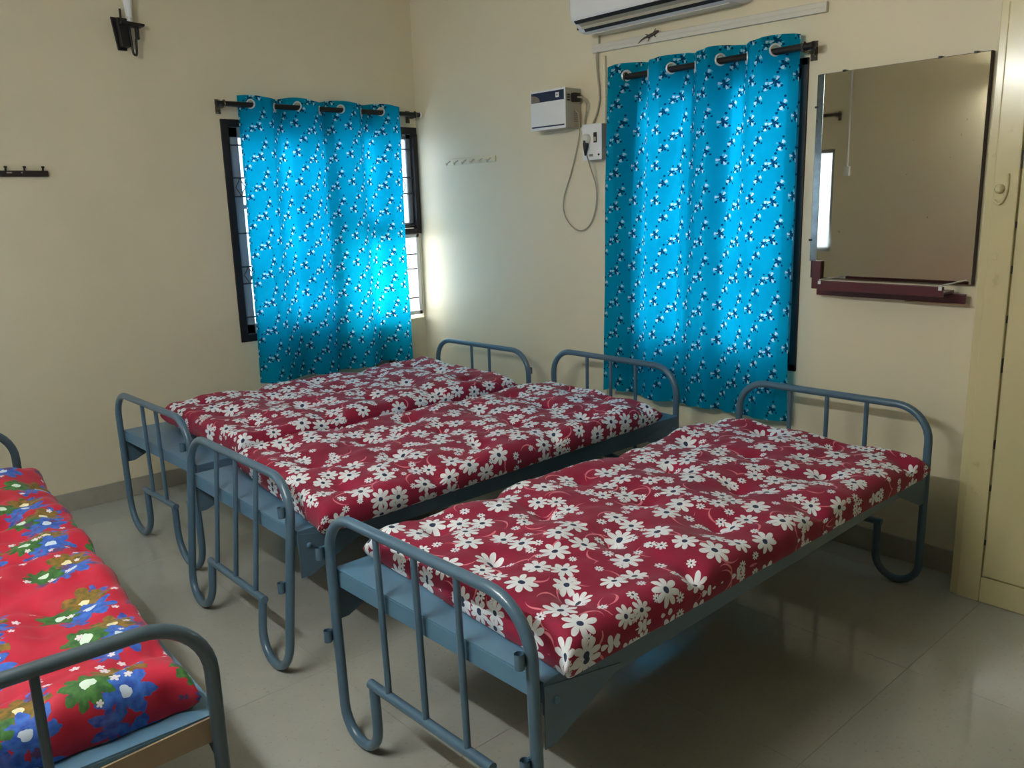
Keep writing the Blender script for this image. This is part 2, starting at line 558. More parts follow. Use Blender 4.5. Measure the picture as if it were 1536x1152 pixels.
w2 = struct(empty('window_2', (0, 0, 0)), 'black framed window behind the curtain between socket box and mirror')
frame_box(MB(), -2.734, -1.822, .727, 2.032, .031, -.008, .05, axis='y').build('frame', M_black, w2)
for a0, a1 in ((-2.702, -2.299), (-2.256, -1.854)):
    sash = frame_box(MB(), a0, a1, .759, 2.0, .05, .012, .045, axis='y').build('sash', M_greyframe, w2)
    for z0, z1 in ((.81, 1.18), (1.2, 1.56), (1.58, 1.949)):
        MB().box(.026, .032, a0+.051, a1-.051, z0, z1).build('pane', M_frost, sash)
    MB().box(.016, .04, a0+.051, a1-.051, 1.18, 1.2).box(.016, .04, a0+.051, a1-.051, 1.56, 1.58).build('glazing_bar', M_greyframe, sash)
MB().box(-.002, .05, -2.298, -2.257, .759, 2.0).build('mullion', M_black, w2)
grill = empty('grille', parent=w2)
for z in (1.861, 1.767, 1.68, 1.571, 1.381, 1.122, 1.02):
    MB().cyl((.005, -2.702, z), (.005, -1.854, z), .0045, 8).build('bar', M_grill, grill, True)
for i in range(8):
    y = -2.65 + i*.1; c = 1.7235; h = .0435
    MB().tube([(.005, y-.028, c), (.005, y-.012, c+h*.5), (.005, y, c+h), (.005, y+.012, c+h*.5), (.005, y+.028, c),
               (.005, y+.012, c-h*.5), (.005, y, c-h), (.005, y-.012, c-h*.5)], .0028, 6, False, True).build('scroll', M_grill, grill, True)

w3 = struct(empty('window_3', (0, 0, 0)), 'small window with frosted pane seen in the mirror')
sash = frame_box(MB(), HC[0]+.001, HC[1]-.001, HC[2]+.001, HC[3]-.001, .03, XC-.06, XC-.02, axis='y').build('sash', M_greyframe, w3)
MB().box(XC-.045, XC-.038, HC[0]+.032, HC[1]-.032, HC[2]+.032, HC[3]-.032).build('pane', M_frost, sash)

# ------------------------------------------------------------------ curtain rods
def rod(name, label, a0, a1, z, axis, off, ends=(1, 1)):
    P = (lambda a, d, zz: (a, -d, zz)) if axis == 'x' else (lambda a, d, zz: (-d, a, zz))
    if axis == 'c':
        P = lambda a, d, zz: (XC+d, a, zz)
    t = tag(empty(name, P((a0+a1)/2, off, z)), label, 'curtain rod')
    def mk(mb, nm, mat):
        mb.v = [(p[0]-t.location[0], p[1]-t.location[1], p[2]-t.location[2]) for p in mb.v]
        return mb.build(nm, mat, t, True)
    mk(MB().cyl(P(a0, off, z), P(a1, off, z), .0145, 14), 'rod', M_iron)
    for a, s in ((a0, -1), (a1, 1)):
        ax = Vector(P(s, 0, 0)) - Vector(P(0, 0, 0))
        mk(MB().lathe(P(a, off, z), ax, [(-.002, .0145), (0, .0165), (.008, .0165), (.012, .011)]), 'finial', M_chrome if s > 0 and axis == 'x' else M_iron)
        b = a - s*.035
        m = MB()
        m.tube([P(b, .001, z-.012), P(b, off*.6, z-.016), P(b, off, z-.014)], .006, 8)
        m.torus(P(b, off, z), ax, .0175, .004)
        m.box(*[c for pr in zip(P(b-.014, .0005, z-.045), P(b+.014, .006, z+.03)) for c in pr])
        mk(m, 'bracket', M_rust)
    return t
rod('curtain_rod', 'black curtain rod above the window nearest the room corner', -1.352, -.03, 2.052, 'x', .085)
rod('curtain_rod', 'black curtain rod above the window beside the mirror', -2.79, -1.80, 2.06, 'y', .085)
rod('curtain_rod', 'black curtain rod end seen reflected in the mirror', -1.065, -.05, 2.13, 'c', .07)

# ------------------------------------------------------------------ eyelet curtains
def curtain(name, label, axis, a0, a1, b0, b1, zt, zb, zr, off, per, ph, amp, seed, flip=1):
    """a0..a1 top edge, b0..b1 bottom edge along the wall; waves about the rod at distance off"""
    random.seed(seed)
    nu, nv = 240, 130
    slack = 1.22                         # cloth width per width of wall
    V = []; UV = []; rings = []
    t = tag(empty(name, ((a0+a1)/2, -off, zb) if axis == 'x' else (-off, (a0+a1)/2, zb)), label, 'curtain')
    org = Vector(t.location)
    def pos(s, h):                       # s in 0..1 across, h in 0..1 from top
        a = (a0+(a1-a0)*s)*(1-h) + (b0+(b1-b0)*s)*h
        ax = a0+(a1-a0)*s
        w = sin(2*pi*(ax-ph)/per)
        w = max(-1, min(1, w*1.25))
        k = 1 - .45*min(1, h*1.6)
        n = noise.noise(Vector((s*8+seed, h*1.1, seed*.37)))
        n2 = noise.noise(Vector((s*13+seed, h*2.2, 3.1+seed)))
        d = off + flip*amp*k*w + (.026*n + .013*n2)*min(1, h*2.5) + .012*h
        d = max(d, .03)
        a += .006*n2*h
        z = zt + (zb-zt)*h
        z += .010*(1-h)*cos(2*pi*(ax-ph)/per*1.0+.6)*.8 + (.006*n)*(1-h) - (.010*n2+.012*n)*h
        return Vector((a, -d, z)) if axis == 'x' else Vector((-d, a, z))
    for j in range(nv+1):
        for i in range(nu+1):
            s, h = i/nu, j/nv
            V.append(pos(s, h) - org)
            UV.append(((a0+(a1-a0)*s)*slack*(1 if axis == 'x' else -1), zt+(zb-zt)*h))
    # eyelets at the crossings of the rod
    cr = []
    kk = -40
    while kk < 40:
        a = ph + per/2*kk
        if min(a0, a1)+.02 < a < max(a0, a1)-.02: cr.append((a-a0)/(a1-a0))
        kk += 1
    hr = (zr-zt)/(zb-zt)
    faces = []; holes = [pos(s, hr) - org for s in cr]
    for j in range(nv):
        for i in range(nu):
            q = (j*(nu+1)+i, j*(nu+1)+i+1, (j+1)*(nu+1)+i+1, (j+1)*(nu+1)+i)
            if j < 14:
                c = sum((V[x] for x in q), Vector())/4
                if any((c-hh).length < .0185 for hh in holes): continue
            faces.append(q)
    me = bpy.data.meshes.new('cloth')
    me.from_pydata([tuple(v) for v in V], [], faces)
    me.polygons.foreach_set('use_smooth', [True]*len(me.polygons))
    ul = me.uv_layers.new(name='UVMap')
    vi = [0]*len(me.loops); me.loops.foreach_get('vertex_index', vi)
    ul.data.foreach_set('uv', [c for x in vi for c in UV[x]])
    me.materials.append(M_curtain)
    cl = link(bpy.data.objects.new('cloth', me), t)
    for s, hh in zip(cr, holes):
        e = .006
        tx = (pos(min(1, s+e), hr)-pos(max(0, s-e), hr)).normalized()
        nrm = tx.cross(Vector((0, 0, 1)))
        MB().torus(hh, nrm, .022, .0045, 24, 8).build('ring', M_chrome, t, True)
    return t
curtain('curtain', 'turquoise sprig print curtain on the window beside the room corner', 'x', -1.222, -.187, -1.255, -.19, 2.098, .505, 2.052, .085,
        .281, -1.164, .042, 3, 1)
curtain('curtain', 'turquoise sprig print curtain on the window beside the mirror', 'y', -1.757, -2.715, -1.71, -2.74, 2.118, .512, 2.06, .085,
        .262, -1.842, .042, 11, 1)

# ------------------------------------------------------------------ beds
def bend_path(W, H, lw, rc, zb, r):
    """closed outline of one end frame in the y,z plane, from inner foot end to inner foot end"""
    yl, yr = -r, -W+r
    P = []
    k = lw/2
    P += [(yl-lw, zb), (yl-lw, (zb+k)/2), (yl-lw, k+r)]
    for i in range(1, 12):
        a = pi - pi*i/12
        # from inner leg (a=pi) under to the post (a=0): y decreasing inward
        P.append((yl-k + cos(a)*k, k + r - sin(a)*k))
    P += [(yl, k+r), (yl, H*.5), (yl, H-r-rc)]
    for i in range(1, 9):
        a = pi/2*i/9
        P.append((yl-rc+cos(a)*rc, H-r-rc+sin(a)*rc))
    half = P + [(yl-rc, H-r)]
    mid = -W/2
    other = [(2*mid-y, z) for y, z in reversed(half)]
    return half + other

def bed(name, label, loc, rz, L, W, Hf, Hh, zf, lw, nsp, dsp, ln, lny, mat, deck, zbar=.232, board=False, clips='LR'):
    t = tag(empty(name, loc, rz), label, 'bed', 'metal cots in the room')
    r = .0145
    for end, x, H, sgn, lean in (('footboard', 0, Hf, -1, (ln, lny)), ('headboard', L, Hh, 1, (0, 0))):
        def X(y, z):
            return (x + lean[0]*z, y + lean[1]*z, z)
        path = bend_path(W, H, lw, .125, zbar, r)
        fb = MB().tube([X(y, z) for y, z in path], r, 14).build(end, mat, t, True)
        MB().cyl(X(-r-lw+.016, zbar), X(-W+r+lw-.016, zbar), .0135, 12).build('lower_bar', mat, fb, True)
        for i in range(nsp):
            y = -W/2 + (i-(nsp-1)/2)*dsp
            MB().cyl(X(y, zbar+.006), X(y, H-r), .0088, 10).build('spindle', mat, fb, True)
        for y, side in ((-r, 'L'), (-W+r, 'R')):
            if side not in clips: continue
            for z in (.565, .318):
                p = Vector(X(y, z)) + Vector((sgn*.026, .010, 0))
                c = MB()
                c.tube([(p.x, p.y, z-.017), (p.x, p.y, z+.017)], .0115, 12, False)
                c.tube([(p.x, p.y, z+.017), (p.x, p.y, z-.017)], .0088, 12, False)
                c.box(p.x-sgn*.010, p.x-sgn*.022, p.y-.003, p.y+.003, z-.017, z+.017)
                c.build('clip', mat, fb, True)
    x0 = ln*zf + .017; x1 = L-.017
    yo = lny*zf
    for y0, y1 in ((-.001, -.006), (-W+.001, -W+.006)):
        sr = MB()
        sr.box(x0, x1, y0+yo, y1+yo, zf-.078, zf-.0045, .001)
        yy = y1 - .03 if y1 > -W/2 else y1 + .03
        sr.box(x0, x1, y1+yo, yy+yo, zf-.0085, zf-.0045)
        sr.build('side_rail', mat, t)
        for xx, s in ((x0, 1), (x1, -1)):
            off = -.0015 if y0 > -W/2 else .0015
            g = MB().prism([(xx, zf-.01), (xx+s*.25, zf-.06), (xx+s*.22, zf-.078), (xx+s*.035, zf-.158), (xx, zf-.158)],
                           'y', y0+yo+(.0025 if y0 > -W/2 else -.0025), y0+yo).build('gusset_plate', mat, t)
            sg = 1 if y0 > -W/2 else -1
            MB().lathe((xx+s*.035, y0+yo+sg*.002, zf-.055), (0, sg, 0), [(0, .009), (.004, .008), (.0065, .004)], 12).build('bolt', deck, g, True)
    for xx, s in ((x0, 1), (x1, -1)):
        e = MB()
        e.box(xx, xx+s*.004, -.007+yo, -W+.007+yo, zf-.052, zf-.0045, .001)
        e.build('end_rail', deck, t)
    n = 4
    for i in range(n):
        a = x0 + (x1-x0)*i/n + .001; b = x0 + (x1-x0)*(i+1)/n - .001
        MB().box(a, b, -.0015+yo, -W+.0015+yo, zf-.0043, zf, .001).build('deck_panel', deck, t)
    MB().box(x0+.006, x1-.006, -.012+yo, -W+.012+yo, zf-.018, zf-.0088).build('added_under_board', M_under, t)  # unseen brown board, added to darken the deck underside and the floor below
    if board:
        MB().prism([(-W+.02, zf-.055), (-W+.30, zf-.062), (-W+.31, zf-.02), (-W+.02, zf-.002)], 'x', x0-.001, x0-.006).build('cardboard_strip', M_board, t)
    return t

bed('metal_bed', 'blue metal cot beside the wall under the curtained corner window', (-2.1593, -.476, 0), .0294, 1.925, .831, .689, .689, .486, .245, 2, .155,
    -.0085, 0, M_blue, M_deck, .25, clips='R')
bed('metal_bed', 'blue metal cot in the middle, pushed close to the one along the wall', (-2.2508, -1.4331, 0), -.0042, 2.02, .839, .673, .731, .498, .195, 3, .16,
    .0864, -.019, M_blue, M_deck, .21, clips='R')
bed('metal_bed', 'blue metal cot standing alone in front, nearest to the mirror wall', (-2.2709, -2.6283, 0), .0187, 2.037, .821, .696, .722, .508, .165, 3, .16,
    -.012, .0167, M_blue, M_deck, .228)
A4 = radians(87.7)
W4 = .82
ox, oy = -2.772 - W4*sin(A4), -3.068 + W4*cos(A4)
bed('metal_bed', 'dark slate metal cot at the left, cut off by the picture edge', (ox, oy, 0), A4, 2.02, W4, .745, .735, .505, .18, 2, .2,
    0, 0, M_blue_d, M_deck, .23, True, clips='')

# ------------------------------------------------------------------ mattresses
def mattress(name, label, FL, FR, HR, HL, zb, th, mat, seed, tuft=(.30, .27), wr=1.0):
    """thin tufted cotton mattress; corners given on the bed in world x,y"""
    FL, FR, HR, HL = [Vector((p[0], p[1], 0)) for p in (FL, FR, HR, HL)]
    cen = (FL+FR+HR+HL)/4
    lenL = ((HL-FL).length + (HR-FR).length)/2
    lenW = ((FR-FL).length + (HR-HL).length)/2
    r = .048
    arc = r*1.5
    SL, SW = lenL-2*r+2*arc, lenW-2*r+2*arc
    nu, nv = int(SL/.0125), int(SW/.0125)
    def fold(s, S, length):
        if s < arc: a = s/arc*pi/2; return r*(1-cos(a)), sin(a)
        if s > S-arc: a = (S-s)/arc*pi/2; return length-r*(1-cos(a)), sin(a)
        return s-arc+r, 1.0
    V = []; UV = []
    def P(a, b):
        return FL*(1-a)*(1-b) + FR*(1-a)*b + HR*a*b + HL*a*(1-b)
    def surf(s, q, low):
        x, hu = fold(s, SL, lenL); y, hv = fold(q, SW, lenW)
        a, b = x/lenL, y/lenW
        p = P(a, b)
        ed = (1-hu) + (1-hv)
        out = (p-cen).normalized()
        nz = noise.noise(Vector((x*7+seed, y*7, seed*.7)))
        n2 = noise.noise(Vector((x*3+seed, y*4, 5.+seed)))
        n3 = noise.noise(Vector((x*17, y*17+seed, 9.)))
        p = p + out*(ed*(.010*nz + .006*n3)*wr) + out*((1-hu)*(1-hv)*.03)
        h = max(0.0, hu*hv)**.62
        if low:
            z = zb + .3*th*(1-h) if h < 1 else zb
            z = zb + .34*th*max(0.0, 1-min(1, h*1.6))**1.5
        else:
            z = zb + .34*th + .66*th*h
            # tufts and the folds between them
            fx, fy = (x/tuft[0]) % 1 - .5, (y/tuft[1]) % 1 - .5
            row = int(x/tuft[0]) % 2
            if row: fy = ((y/tuft[1]+.5) % 1) - .5
            d = hypot(fx*tuft[0], fy*tuft[1])
            dim = .024*math.exp(-(d/.03)**2) + .016*math.exp(-(d/.09)**2)
            crease = .006*math.exp(-(fx*tuft[0]/.02)**2)*(.5+n2)
            z += h*(-dim - crease + .014*nz*wr + .014*n2*wr + .006*n3*wr)
        z = max(z, zb + .001) if not low else z
        return Vector((p.x, p.y, z)) - Vector((cen.x, cen.y, 0))
    for j in range(nv+1):
        for i in range(nu+1):
            s, q = SL*i/nu, SW*j/nv
            V.append(surf(s, q, False)); UV.append((s+seed*.37, q+seed*.11))
    def lengths(S, n, length):
        acc = [0.0]; prev = None
        for i in range(n+1):
            d, h = fold(S*i/n, S, length)
            p = (d, th*.75*max(0.0, h)**.62)
            if prev: acc.append(acc[-1] + hypot(p[0]-prev[0], p[1]-prev[1]))
            prev = p
        return acc
    cu, cv = lengths(SL, nu, lenL), lengths(SW, nv, lenW)
    UV = [(cu[i]+seed*.37, cv[j]+seed*.11) for j in range(nv+1) for i in range(nu+1)]
    idx = lambda i, j: j*(nu+1)+i
    Fc = [(idx(i, j), idx(i, j+1), idx(i+1, j+1), idx(i+1, j)) for j in range(nv) for i in range(nu)]
    # underside shares the border
    base = len(V); low = {}
    for j in range(nv+1):
        for i in range(nu+1):
            if i in (0, nu) or j in (0, nv):
                low[(i, j)] = idx(i, j)
            elif (i % 4 == 0 or i in (1, 2, 3, nu-1, nu-2, nu-3)) or True:
                s, q = SL*i/nu, SW*j/nv
                low[(i, j)] = len(V); V.append(surf(s, q, True)); UV.append((cu[i]+seed*.37, cv[j]+seed*.11))
    Fc += [(low[(i, j)], low[(i+1, j)], low[(i+1, j+1)], low[(i, j+1)]) for j in range(nv) for i in range(nu)]
    me = bpy.data.meshes.new(name)
    me.from_pydata([tuple(v) for v in V], [], Fc)
    me.polygons.foreach_set('use_smooth', [True]*len(me.polygons))
    ul = me.uv_layers.new(name='UVMap')
    vi = [0]*len(me.loops); me.loops.foreach_get('vertex_index', vi)
    ul.data.foreach_set('uv', [c for x in vi for c in UV[x]])
    me.materials.append(mat)
    o = link(bpy.data.objects.new(name, me))
    o.location = (cen.x, cen.y, 0)
    return tag(o, label, 'mattress', 'mattresses on the cots')
mattress('mattress', 'crimson daisy print mattress on the cot along the wall under the corner window', (-1.99, -.575), (-2.0, -1.455), (-.46, -1.41), (-.43, -.56), .512, .10, M_daisy, 2)
mattress('mattress', 'crimson daisy print mattress on the middle cot of the pair', (-2.06, -1.545), (-2.165, -2.40), (-.44, -2.325), (-.36, -1.55), .5095, .094, M_daisy, 5)
mattress('mattress', 'crimson daisy print mattress with large daisies on the cot standing alone', (-2.155, -2.645), (-2.20, -3.475), (-.43, -3.478), (-.42, -2.64), .5095, .094, M_daisy, 8)
mattress('mattress', 'scarlet mattress with blue and yellow bouquets on the dark cot at left', (-3.57, -2.97), (-2.808, -3.01), (-2.67, -1.24), (-3.45, -1.20), .507, .10, M_bouquet, 13, (.34, .3), 2.1)

# ------------------------------------------------------------------ things on the mirror wall
def at(t, mb, nm, mat, smooth=True, parent=None):
    """build mesh given in world coordinates under thing t (whose origin may be anywhere)"""
    l = t.location
    mb.v = [(p[0]-l[0], p[1]-l[1], p[2]-l[2]) for p in mb.v]
    return mb.build(nm, mat, parent if parent is not None else t, smooth)

# air conditioner
ac = tag(empty('air_conditioner', (0, -2.02, 2.29)), 'white split air conditioner above the curtained window, cut by the picture top', 'air conditioner')
ya, yb = -1.585, -2.47
prof = [(-.003, 2.292), (-.125, 2.284), (-.15, 2.292), (-.165, 2.315), (-.188, 2.322), (-.207, 2.335), (-.213, 2.36), (-.214, 2.52), (-.20, 2.565), (-.16, 2.585), (-.003, 2.585)]
body = MB()
rings = []
for y, s in ((ya, .90), (ya-.006, .965), (ya-.02, 1.0), (yb+.02, 1.0), (yb+.006, .965), (yb, .90)):
    c = (-.10, 2.44)
    rings.append([(c[0]+(x-c[0])*s if x < -.01 else x, y, c[1]+(z-c[1])*s) for x, z in prof])
body.quadstrip(rings)
at(ac, body, 'body', M_white)
at(ac, MB().prism([(-.190, 2.3235), (-.205, 2.334), (-.209, 2.330), (-.194, 2.3195)], 'y', ya-.03, yb+.03), 'outlet_slot', M_dark, False)
at(ac, MB().prism([(-.158, 2.3035), (-.166, 2.3165), (-.189, 2.3235), (-.192, 2.3185), (-.168, 2.3105), (-.162, 2.2985)], 'y', ya-.04, yb+.04), 'louver', M_greyside)
at(ac, MB().prism([(-.146, 2.290), (-.158, 2.3035), (-.162, 2.3005), (-.150, 2.2865)], 'y', ya-.05, yb+.05), 'slot', M_dark, False)
at(ac, MB().prism([(-.004, 2.292), (-.11, 2.2835), (-.11, 2.2795), (-.004, 2.288)], 'y', ya-.05, yb+.05), 'base_plate', M_offwhite, False)
at(ac, MB().box(-.155, -.138, ya+.001, ya-.012, 2.303, 2.313), 'screw_cover', M_dark, False)

# cable trunking below it
tr = MB()
tr.box(-.020, -.001, -.625, .625, -.021, .019, .003)
tr.box(-.0215, -.012, -.620, .620, -.002, .0005)
tk = tr.build('cable_trunking', M_offwhite); tk.location = (0, -2.182, 2.222); tk.rotation_euler = (radians(1.0), 0, 0)
tag(tk, 'long white plastic cable trunking below the air conditioner', 'trunking')

# gecko
def gecko():
    me = bpy.data.meshes.new('gecko')
    pts = [((0, 0), .0052), ((.014, .002), .0075), ((.026, .001), .005), ((.045, -.001), .0085), ((.062, .001), .0065), ((.08, .004), .0045), ((.105, .002), .003), ((.13, -.006), .0012)]
    V = [(p[0][0], 0, p[0][1]) for p in pts]; Rd = [p[1] for p in pts]
    E = [(i, i+1) for i in range(len(V)-1)]
    def leg(root, chain):
        prev = root
        for p in chain:
            V.append((p[0], p[2] if len(p) > 2 else -.001, p[1])); Rd.append(.0022); E.append((prev, len(V)-1)); prev = len(V)-1
    leg(2, [(.022, .012), (.014, .018)]); leg(2, [(.03, -.010), (.022, -.018)])
    leg(4, [(.068, .012), (.078, .016)]); leg(4, [(.062, -.011), (.072, -.018)])
    me.from_pydata(V, E, [])
    o = link(bpy.data.objects.new('gecko', me))
    sk = o.modifiers.new('skin', 'SKIN'); sk.use_smooth_shade = True
    for i, sv in enumerate(me.skin_vertices[0].data):
        sv.radius = (Rd[i], Rd[i])
        sv.use_root = (i == 3)
    o.modifiers.new('sub', 'SUBSURF').levels = 1
    o.modifiers['sub'].render_levels = 2
    me.materials.append(M_gecko)
    return o
gk = gecko()
gk.rotation_euler = (0, radians(14), radians(90))
gk.location = (-.0275, -1.985, 2.249)
tag(gk, 'small brown gecko climbing on the white cable trunking', 'gecko')

# voltage stabiliser
st = tag(empty('voltage_stabilizer', (0, -1.34, 1.86)), 'white wall box with navy band and black plug left of the curtain', 'stabilizer')
at(st, MB().box(-.118, -.001, -1.465, -1.213, 1.861, 2.055, .004), 'casing', M_greyside)
at(st, MB().box(-.124, -.1182, -1.467, -1.211, 1.858, 2.058, .004), 'front_panel', M_white)
at(st, MB().box(-.1255, -.1242, -1.459, -1.219, 1.998, 2.047, .0004), 'band', M_navy, False)
at(st, MB().box(-.1255, -.1242, -1.459, -1.219, 1.871, 1.878, .0004), 'stripe', M_navy, False)
at(st, MB().prism([(-1.222, 2.001)] + [(-1.222-.062*cos(a), 2.001+.034*sin(a)) for a in [pi/2*i/8 for i in range(9)]], 'x', -.1262, -.1257), 'emblem', M_grey, False)
at(st, MB().box(-.1265, -.1257, -1.424, -1.400, 2.012, 2.036, .0003), 'indicator_window', M_white, False)
at(st, MB().box(-.1272, -.1267, -1.416, -1.408, 2.02, 2.028), 'indicator', M_navy, False)
at(st, MB().box(-.080, -.035, -1.466, -1.492, 1.985, 2.03, .004), 'plug', M_blackp)
for dz in (1.995, 2.008, 2.02):
    at(st, MB().box(-.108, -.092, -1.4652, -1.470, dz-.003, dz+.003), 'terminal', M_blackp, False)
for i in range(6):
    at(st, MB().box(-.06, -.03, -1.4652, -1.4665, 1.89+i*.01, 1.893+i*.01), 'vent', M_grey, False)

# socket box
sb = tag(empty('socket_box', (0, -1.59, 1.69)), 'white wall socket and switch box with plug beside the curtain', 'socket')
at(sb, MB().box(-.058, -.001, -1.655, -1.53, 1.692, 1.866, .003), 'back_box', M_grey)
at(sb, MB().box(-.064, -.0582, -1.657, -1.528, 1.69, 1.868, .003), 'cover_plate', M_white)
at(sb, MB().lathe((-.064, -1.562, 1.795), (-1, 0, 0), [(0, .026), (.016, .025), (.022, .02)], 20), 'socket', M_offwhite)
at(sb, MB().box(-.067, -.0642, -1.628, -1.606, 1.775, 1.825, .001), 'switch_frame', M_blackp, False)
at(sb, MB().box(-.070, -.0672, -1.624, -1.610, 1.782, 1.802, .001), 'rocker', M_greyside, False)
at(sb, MB().lathe((-.075, -1.562, 1.788), (0, .05, -1), [(0, .013), (.02, .016), (.06, .008), (.075, .005)], 14), 'plug', M_blackp)
at(sb, MB().lathe((-.0642, -1.64, 1.715), (-1, 0, 0), [(0, .006), (.003, .005)], 12), 'screw', M_blackp)
at(sb, MB().box(-.0655, -.0642, -1.60, -1.575, 1.708, 1.72), 'print', M_grey, False)
at(sb, MB().box(-.012, -.001, -1.515, -1.474, 1.835, 1.865, .002), 'cable_clip', M_white)

def smooth_path(P, n=8):
    P = [Vector(p) for p in P]; out = []
    for i in range(len(P)-1):
        p0, p1, p2, p3 = P[max(i-1, 0)], P[i], P[i+1], P[min(i+2, len(P)-1)]
        for k in range(n):
            t = k/n
            out.append(.5*((2*p1)+(-p0+p2)*t+(2*p0-5*p1+4*p2-p3)*t*t+(-p0+3*p1-3*p2+p3)*t**3))
    return out+[P[-1]]
def cable(name, label, P, r, mat):
    P = smooth_path(P)
    o = MB().tube(P, r, 8).build(name, mat, None, True)
    return tag(o, label, 'cable')
cable('power_cable', 'beige cable hanging in a loop below the navy banded wall box',
      [(-.05, -1.468, 1.945), (-.045, -1.485, 1.925), (-.03, -1.478, 1.86), (-.015, -1.455, 1.80), (-.011, -1.40, 1.65), (-.011, -1.335, 1.50), (-.011, -1.345, 1.41),
       (-.011, -1.41, 1.345), (-.011, -1.48, 1.335), (-.012, -1.54, 1.38), (-.014, -1.575, 1.47), (-.02, -1.58, 1.56), (-.05, -1.575, 1.64), (-.075, -1.567, 1.715)], .0036, M_cable)
cable('plug_cable', 'short beige cable curling from the black plug of the wall box',
      [(-.058, -1.492, 2.008), (-.055, -1.525, 2.0), (-.035, -1.532, 1.97), (-.02, -1.515, 1.93), (-.012, -1.50, 1.90), (-.011, -1.495, 1.862)], .0045, M_cable)
cable('air_conditioner_cable', 'grey cable dropping from the air conditioner to the socket box',
      [(-.012, -1.60, 2.288), (-.012, -1.598, 2.22), (-.024, -1.594, 2.20), (-.012, -1.588, 2.12), (-.011, -1.60, 2.02), (-.011, -1.592, 1.95), (-.011, -1.555, 1.875), (-.014, -1.507, 1.838), (-.013, -1.485, 1.842)], .005, M_cable)
cd = MB()
cd.cyl((-.009, -1.632, .02), (-.009, -1.632, 2.19), .0085, 10)
for z in (.6, 1.2, 1.62, 2.0):
    cd.box(-.019, -.0005, -1.645, -1.619, z-.006, z+.006, .002)
tag(cd.build('conduit', M_wall, None, True), 'thin cream conduit running down the wall beside the curtain', 'conduit')

# faint coat hook strip on the mirror wall
hk = tag(empty('hook_rail', (0, -.548, 1.745)), 'cream painted hook rail on the bright wall by the corner', 'hook rail')
at(hk, MB().box(-.010, -.0005, -.78, -.315, 1.728, 1.764, .003), 'strip', M_wall)
for i in range(6):
    y = -.355 - i*.077
    at(hk, MB().tube(smooth_path([(-.010, y, 1.752), (-.03, y, 1.742), (-.038, y, 1.728), (-.045, y, 1.742)], 4), .004, 8), 'hook', M_offwhite)

# mirror and shelf
mi = tag(empty('mirror', (-.01, -3.11, 1.14)), 'large frameless wall mirror with worn edges beside the cupboard', 'mirror')
Y0, Y1, Z0, Z1 = -2.79, -3.432, 1.143, 1.956
at(mi, MB().box(-.024, -.001, Y0-.004, Y1, Z0, Z1, .001), 'backing', M_backing, False)
at(mi, MB().box(-.030, -.0242, Y0-.030, Y1+.003, Z0+.002, Z1-.002, .0012), 'glass', M_mirror, False)
at(mi, MB().box(-.029, -.0242, Y0, Y0-.0295, Z0+.07, Z1-.002, .0012), 'bevel_strip', paint('tarnished_bevel', (112, 124, 128), .18, .2, 30, metal=.8, dirt=((60, 62, 62), 40, .62)), False)
for y, z in ((-2.90, Z1), (-3.26, Z1), (-3.38, Z1), (Y0, 1.83), (Y0, 1.30)):
    at(mi, MB().box(-.033, -.001, y-.006, y+.006, z-.004, z+.004, .001), 'clip', M_blackp, False)
sh = tag(empty('mirror_shelf', (-.03, -3.12, 1.10)), 'narrow maroon wooden shelf under the wall mirror', 'shelf')
at(sh, MB().box(-.14, -.032, -2.90, -3.375, 1.112, 1.124, .002), 'board', M_maroon, False)
at(sh, MB().box(-.152, -.1402, -2.895, -3.38, 1.108, 1.146, .003), 'lip', M_maroon, False)
at(sh, MB().box(-.044, -.0322, -2.835, -3.42, 1.075, 1.111, .003), 'cleat', M_maroon, False)
at(sh, MB().box(-.0446, -.0322, -3.20, -3.43, 1.070, 1.0748, .001), 'worn_edge', M_wood, False)
for y in (-2.905, -3.37):
    at(sh, MB().box(-.150, -.034, y-.004, y+.004, 1.147, 1.151, .001), 'end_rail', M_whiteframe, False)
    at(sh, MB().box(-.156, -.1525, y-.006, y+.006, 1.132, 1.146, .001), 'end_cap', M_whiteframe, False)
at(sh, MB().box(-.046, -.0315, -2.812, -2.85, 1.10, 1.215, .003), 'side_bracket', M_maroon, False)

# built-in cupboard at the right edge
XW = -.174
cb = tag(empty('cupboard', (-.09, -4.2, 0)), 'tall cream gloss painted cupboard at the right edge beside the mirror', 'cupboard')
ZT = 2.62
at(cb, MB().box(XW+.012, -.0005, -3.503, -5.0, .001, ZT), 'carcass', M_cupboard, False)
at(cb, MB().box(XW+.004, XW+.0118, -3.497, -3.523, .001, ZT, .003), 'trim_strip', M_cupboard, False)
at(cb, MB().box(XW-.004, XW+.0118, -3.5232, -3.600, .001, ZT, .004), 'stile', M_cupboard, False)
at(cb, MB().box(XW-.004, XW+.0118, -3.6005, -5.0, .001, .098, .004), 'bottom_rail', M_cupboard, False)
at(cb, MB().box(XW-.004, XW+.0118, -3.6005, -5.0, ZT-.1, ZT, .004), 'top_rail', M_cupboard, False)
door = at(cb, MB().box(XW-.002, XW+.0115, -3.607, -4.30, .103, ZT-.105, .003), 'door', M_cupboard, False)
at(cb, MB().box(XW-.002, XW+.0115, -4.304, -4.995, .103, ZT-.105, .003), 'door', M_cupboard, False)
la = MB()
la.lathe((XW-.004, -3.545, 1.486), (-1, 0, 0), [(0, .016), (.006, .016), (.014, .011), (.018, .004)], 18)
at(cb, la, 'latch_knob', M_cupboard)
at(cb, MB().tube(smooth_path([(XW-.006, -3.567, 1.535), (XW-.007, -3.568, 1.49), (XW-.008, -3.562, 1.455), (XW-.009, -3.548, 1.437), (XW-.008, -3.532, 1.447)], 5), .005, 8), 'latch_hook', M_cupboard)
